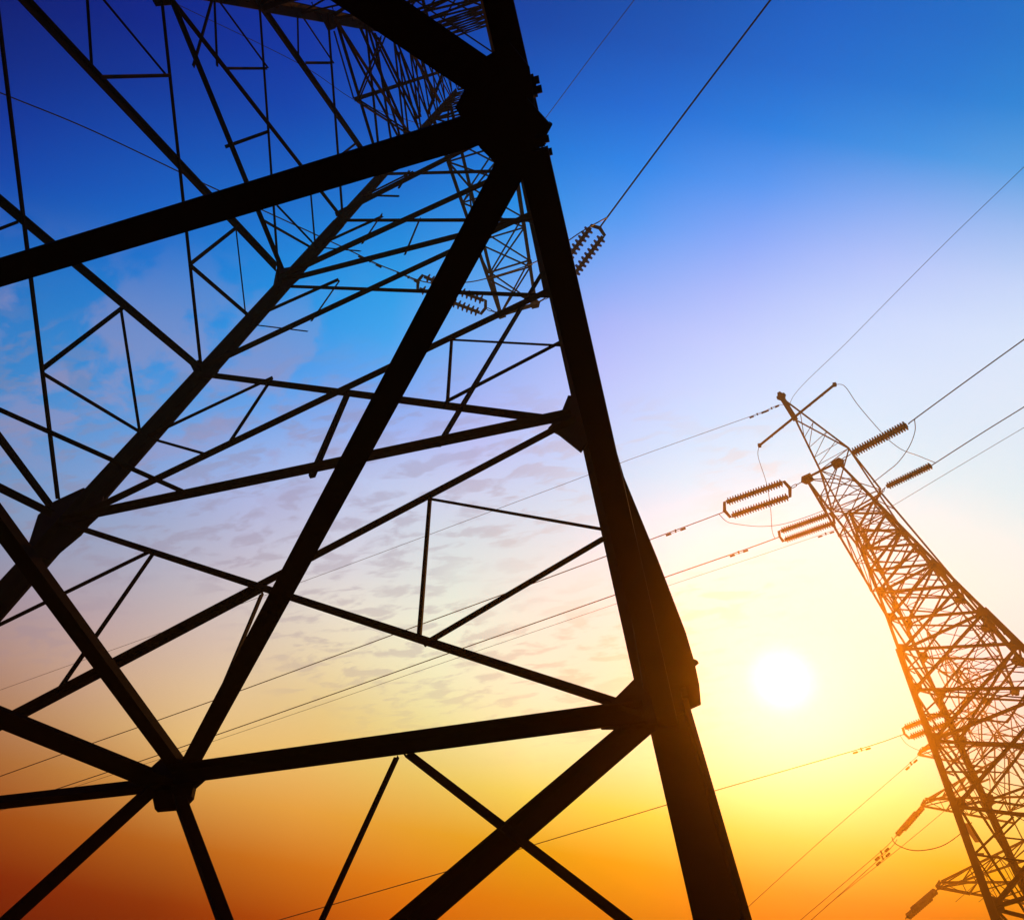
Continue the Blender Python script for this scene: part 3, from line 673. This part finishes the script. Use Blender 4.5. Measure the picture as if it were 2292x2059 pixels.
wire('conductor', 'upper conductor running right from the thick insulator to the right edge', [P1Rb]+A_([(2047,938),(2170,848),(2292,760)], AZ), .020, ext=1)
wire('conductor', 'second conductor running right from the smaller insulator to the right edge', [P2Rb]+A_([(2097,1034),(2200,968),(2292,911)], 3.95), .017, ext=1)
wire('conductor', 'pale thin wire running right to the edge below the two thicker ones', A_([(1940,1166),(1993,1135),(2120,1059),(2292,957)], 4.0), .008, ext=1)
wire('jumper_wire', 'long jumper arching from the right end of the rod down to the right conductor', [rr]+A_([(1890,864),(1917,902),(1945,936),(1976,971),(1993,988),(2020,1007),(2055,1020),(2094,1036)], 5.2, 3.97), .012)
wire('jumper_wire', 'jumper hanging from the left end of the rod down past the wide insulator', [rl]+A_([(1697,1022),(1716,1083),(1725,1141),(1728,1186),(1735,1206)], 5.2, 3.97), .012)
wire('jumper_wire', 'slack jumper loop under the wide left insulator of the lit pylon', A_([(1610,1151),(1625,1166),(1644,1172),(1696,1178),(1747,1174),(1805,1157),(1880,1128)], AZ), .012)
wire('jumper_wire', 'jumper hanging from the end of the thick right insulator', A_([(2047,939),(2048,965),(2035,1000),(2010,1035),(1985,1056),(1954,1080)], AZ, 4.15), .013)
wire('jumper_wire', 'sagging jumper behind the lit pylon legs near the lower right edge', A_([(2015,1646),(2030,1665),(2060,1680),(2120,1697),(2200,1697),(2260,1685),(2330,1655)], AZ-.3), .012)
def O3(uvs, back=0.): return [on3(u, v)+nv*back for u, v in uvs]
wire('earth_wire', 'faint wire running down left from the top arm of the distant pylon', O3([(2060,1683),(2037,1707),(1850,1870),(1691,2014),(1600,2100)]), .012, dampers=((2037,1705,1.5),))
wire('conductor', 'upper of two close wires running down left from the middle insulator', O3([(2005,1872),(1975,1902),(1850,2009),(1760,2085)]), .013, dampers=((1969,1902,1.5),))
wire('conductor', 'lower of two close wires running down left from the middle insulator', O3([(2008,1878),(1985,1906),(1870,2010),(1800,2072)]), .013, dampers=((1973,1914,1.5),))
wire('jumper_wire', 'jumper loop hanging under the middle arm of the distant pylon', O3([(1996,1873),(2005,1888),(2035,1901),(2070,1902),(2112,1891),(2150,1865),(2175,1840)]), .022)
wire('conductor', 'faint wire passing low behind the distant jumper loop', O3([(2127,1832),(2000,1940),(1900,2020),(1820,2085)], .4), .010)
wire('conductor', 'faint wire at the bottom edge under the lowest distant arm, left one', O3([(2182,2000),(2150,2030),(2100,2075)], .4), .010)
wire('conductor', 'faint wire at the bottom edge under the lowest distant arm, right one', O3([(2215,2020),(2180,2050),(2150,2075)], .4), .010)
for i, (v0, v1) in enumerate(((1647, 1597), (1653, 1621), (1663, 1640))):
    wire('conductor', ('topmost', 'middle', 'lowest')[i]+' of three faint wires behind the lit pylon at the right edge', A_([(2150, v0), (2220, (v0+v1)/2+1), (2320, v1-6)], 3.6, 3.7), .006)

# ================================================================== haze
hz = MB(); Sx = 1100
hz.bar(V((0, 0, -5)), V((0, 0, 37.5)), 2*Sx)
ho = obj('haze', hz, STEEL); ho['kind'] = 'stuff'
hm = bpy.data.materials.new('haze'); hm.use_nodes = True; t = hm.node_tree; t.nodes.clear()
pv = t.nodes.new('ShaderNodeVolumePrincipled'); pv.inputs['Color'].default_value = (1, .62, .2, 1)
pv.inputs['Density'].default_value = .0027; pv.inputs['Anisotropy'].default_value = .9
oo = t.nodes.new('ShaderNodeOutputMaterial'); t.links.new(pv.outputs[0], oo.inputs['Volume'])
ho.data.materials.clear(); ho.data.materials.append(hm)
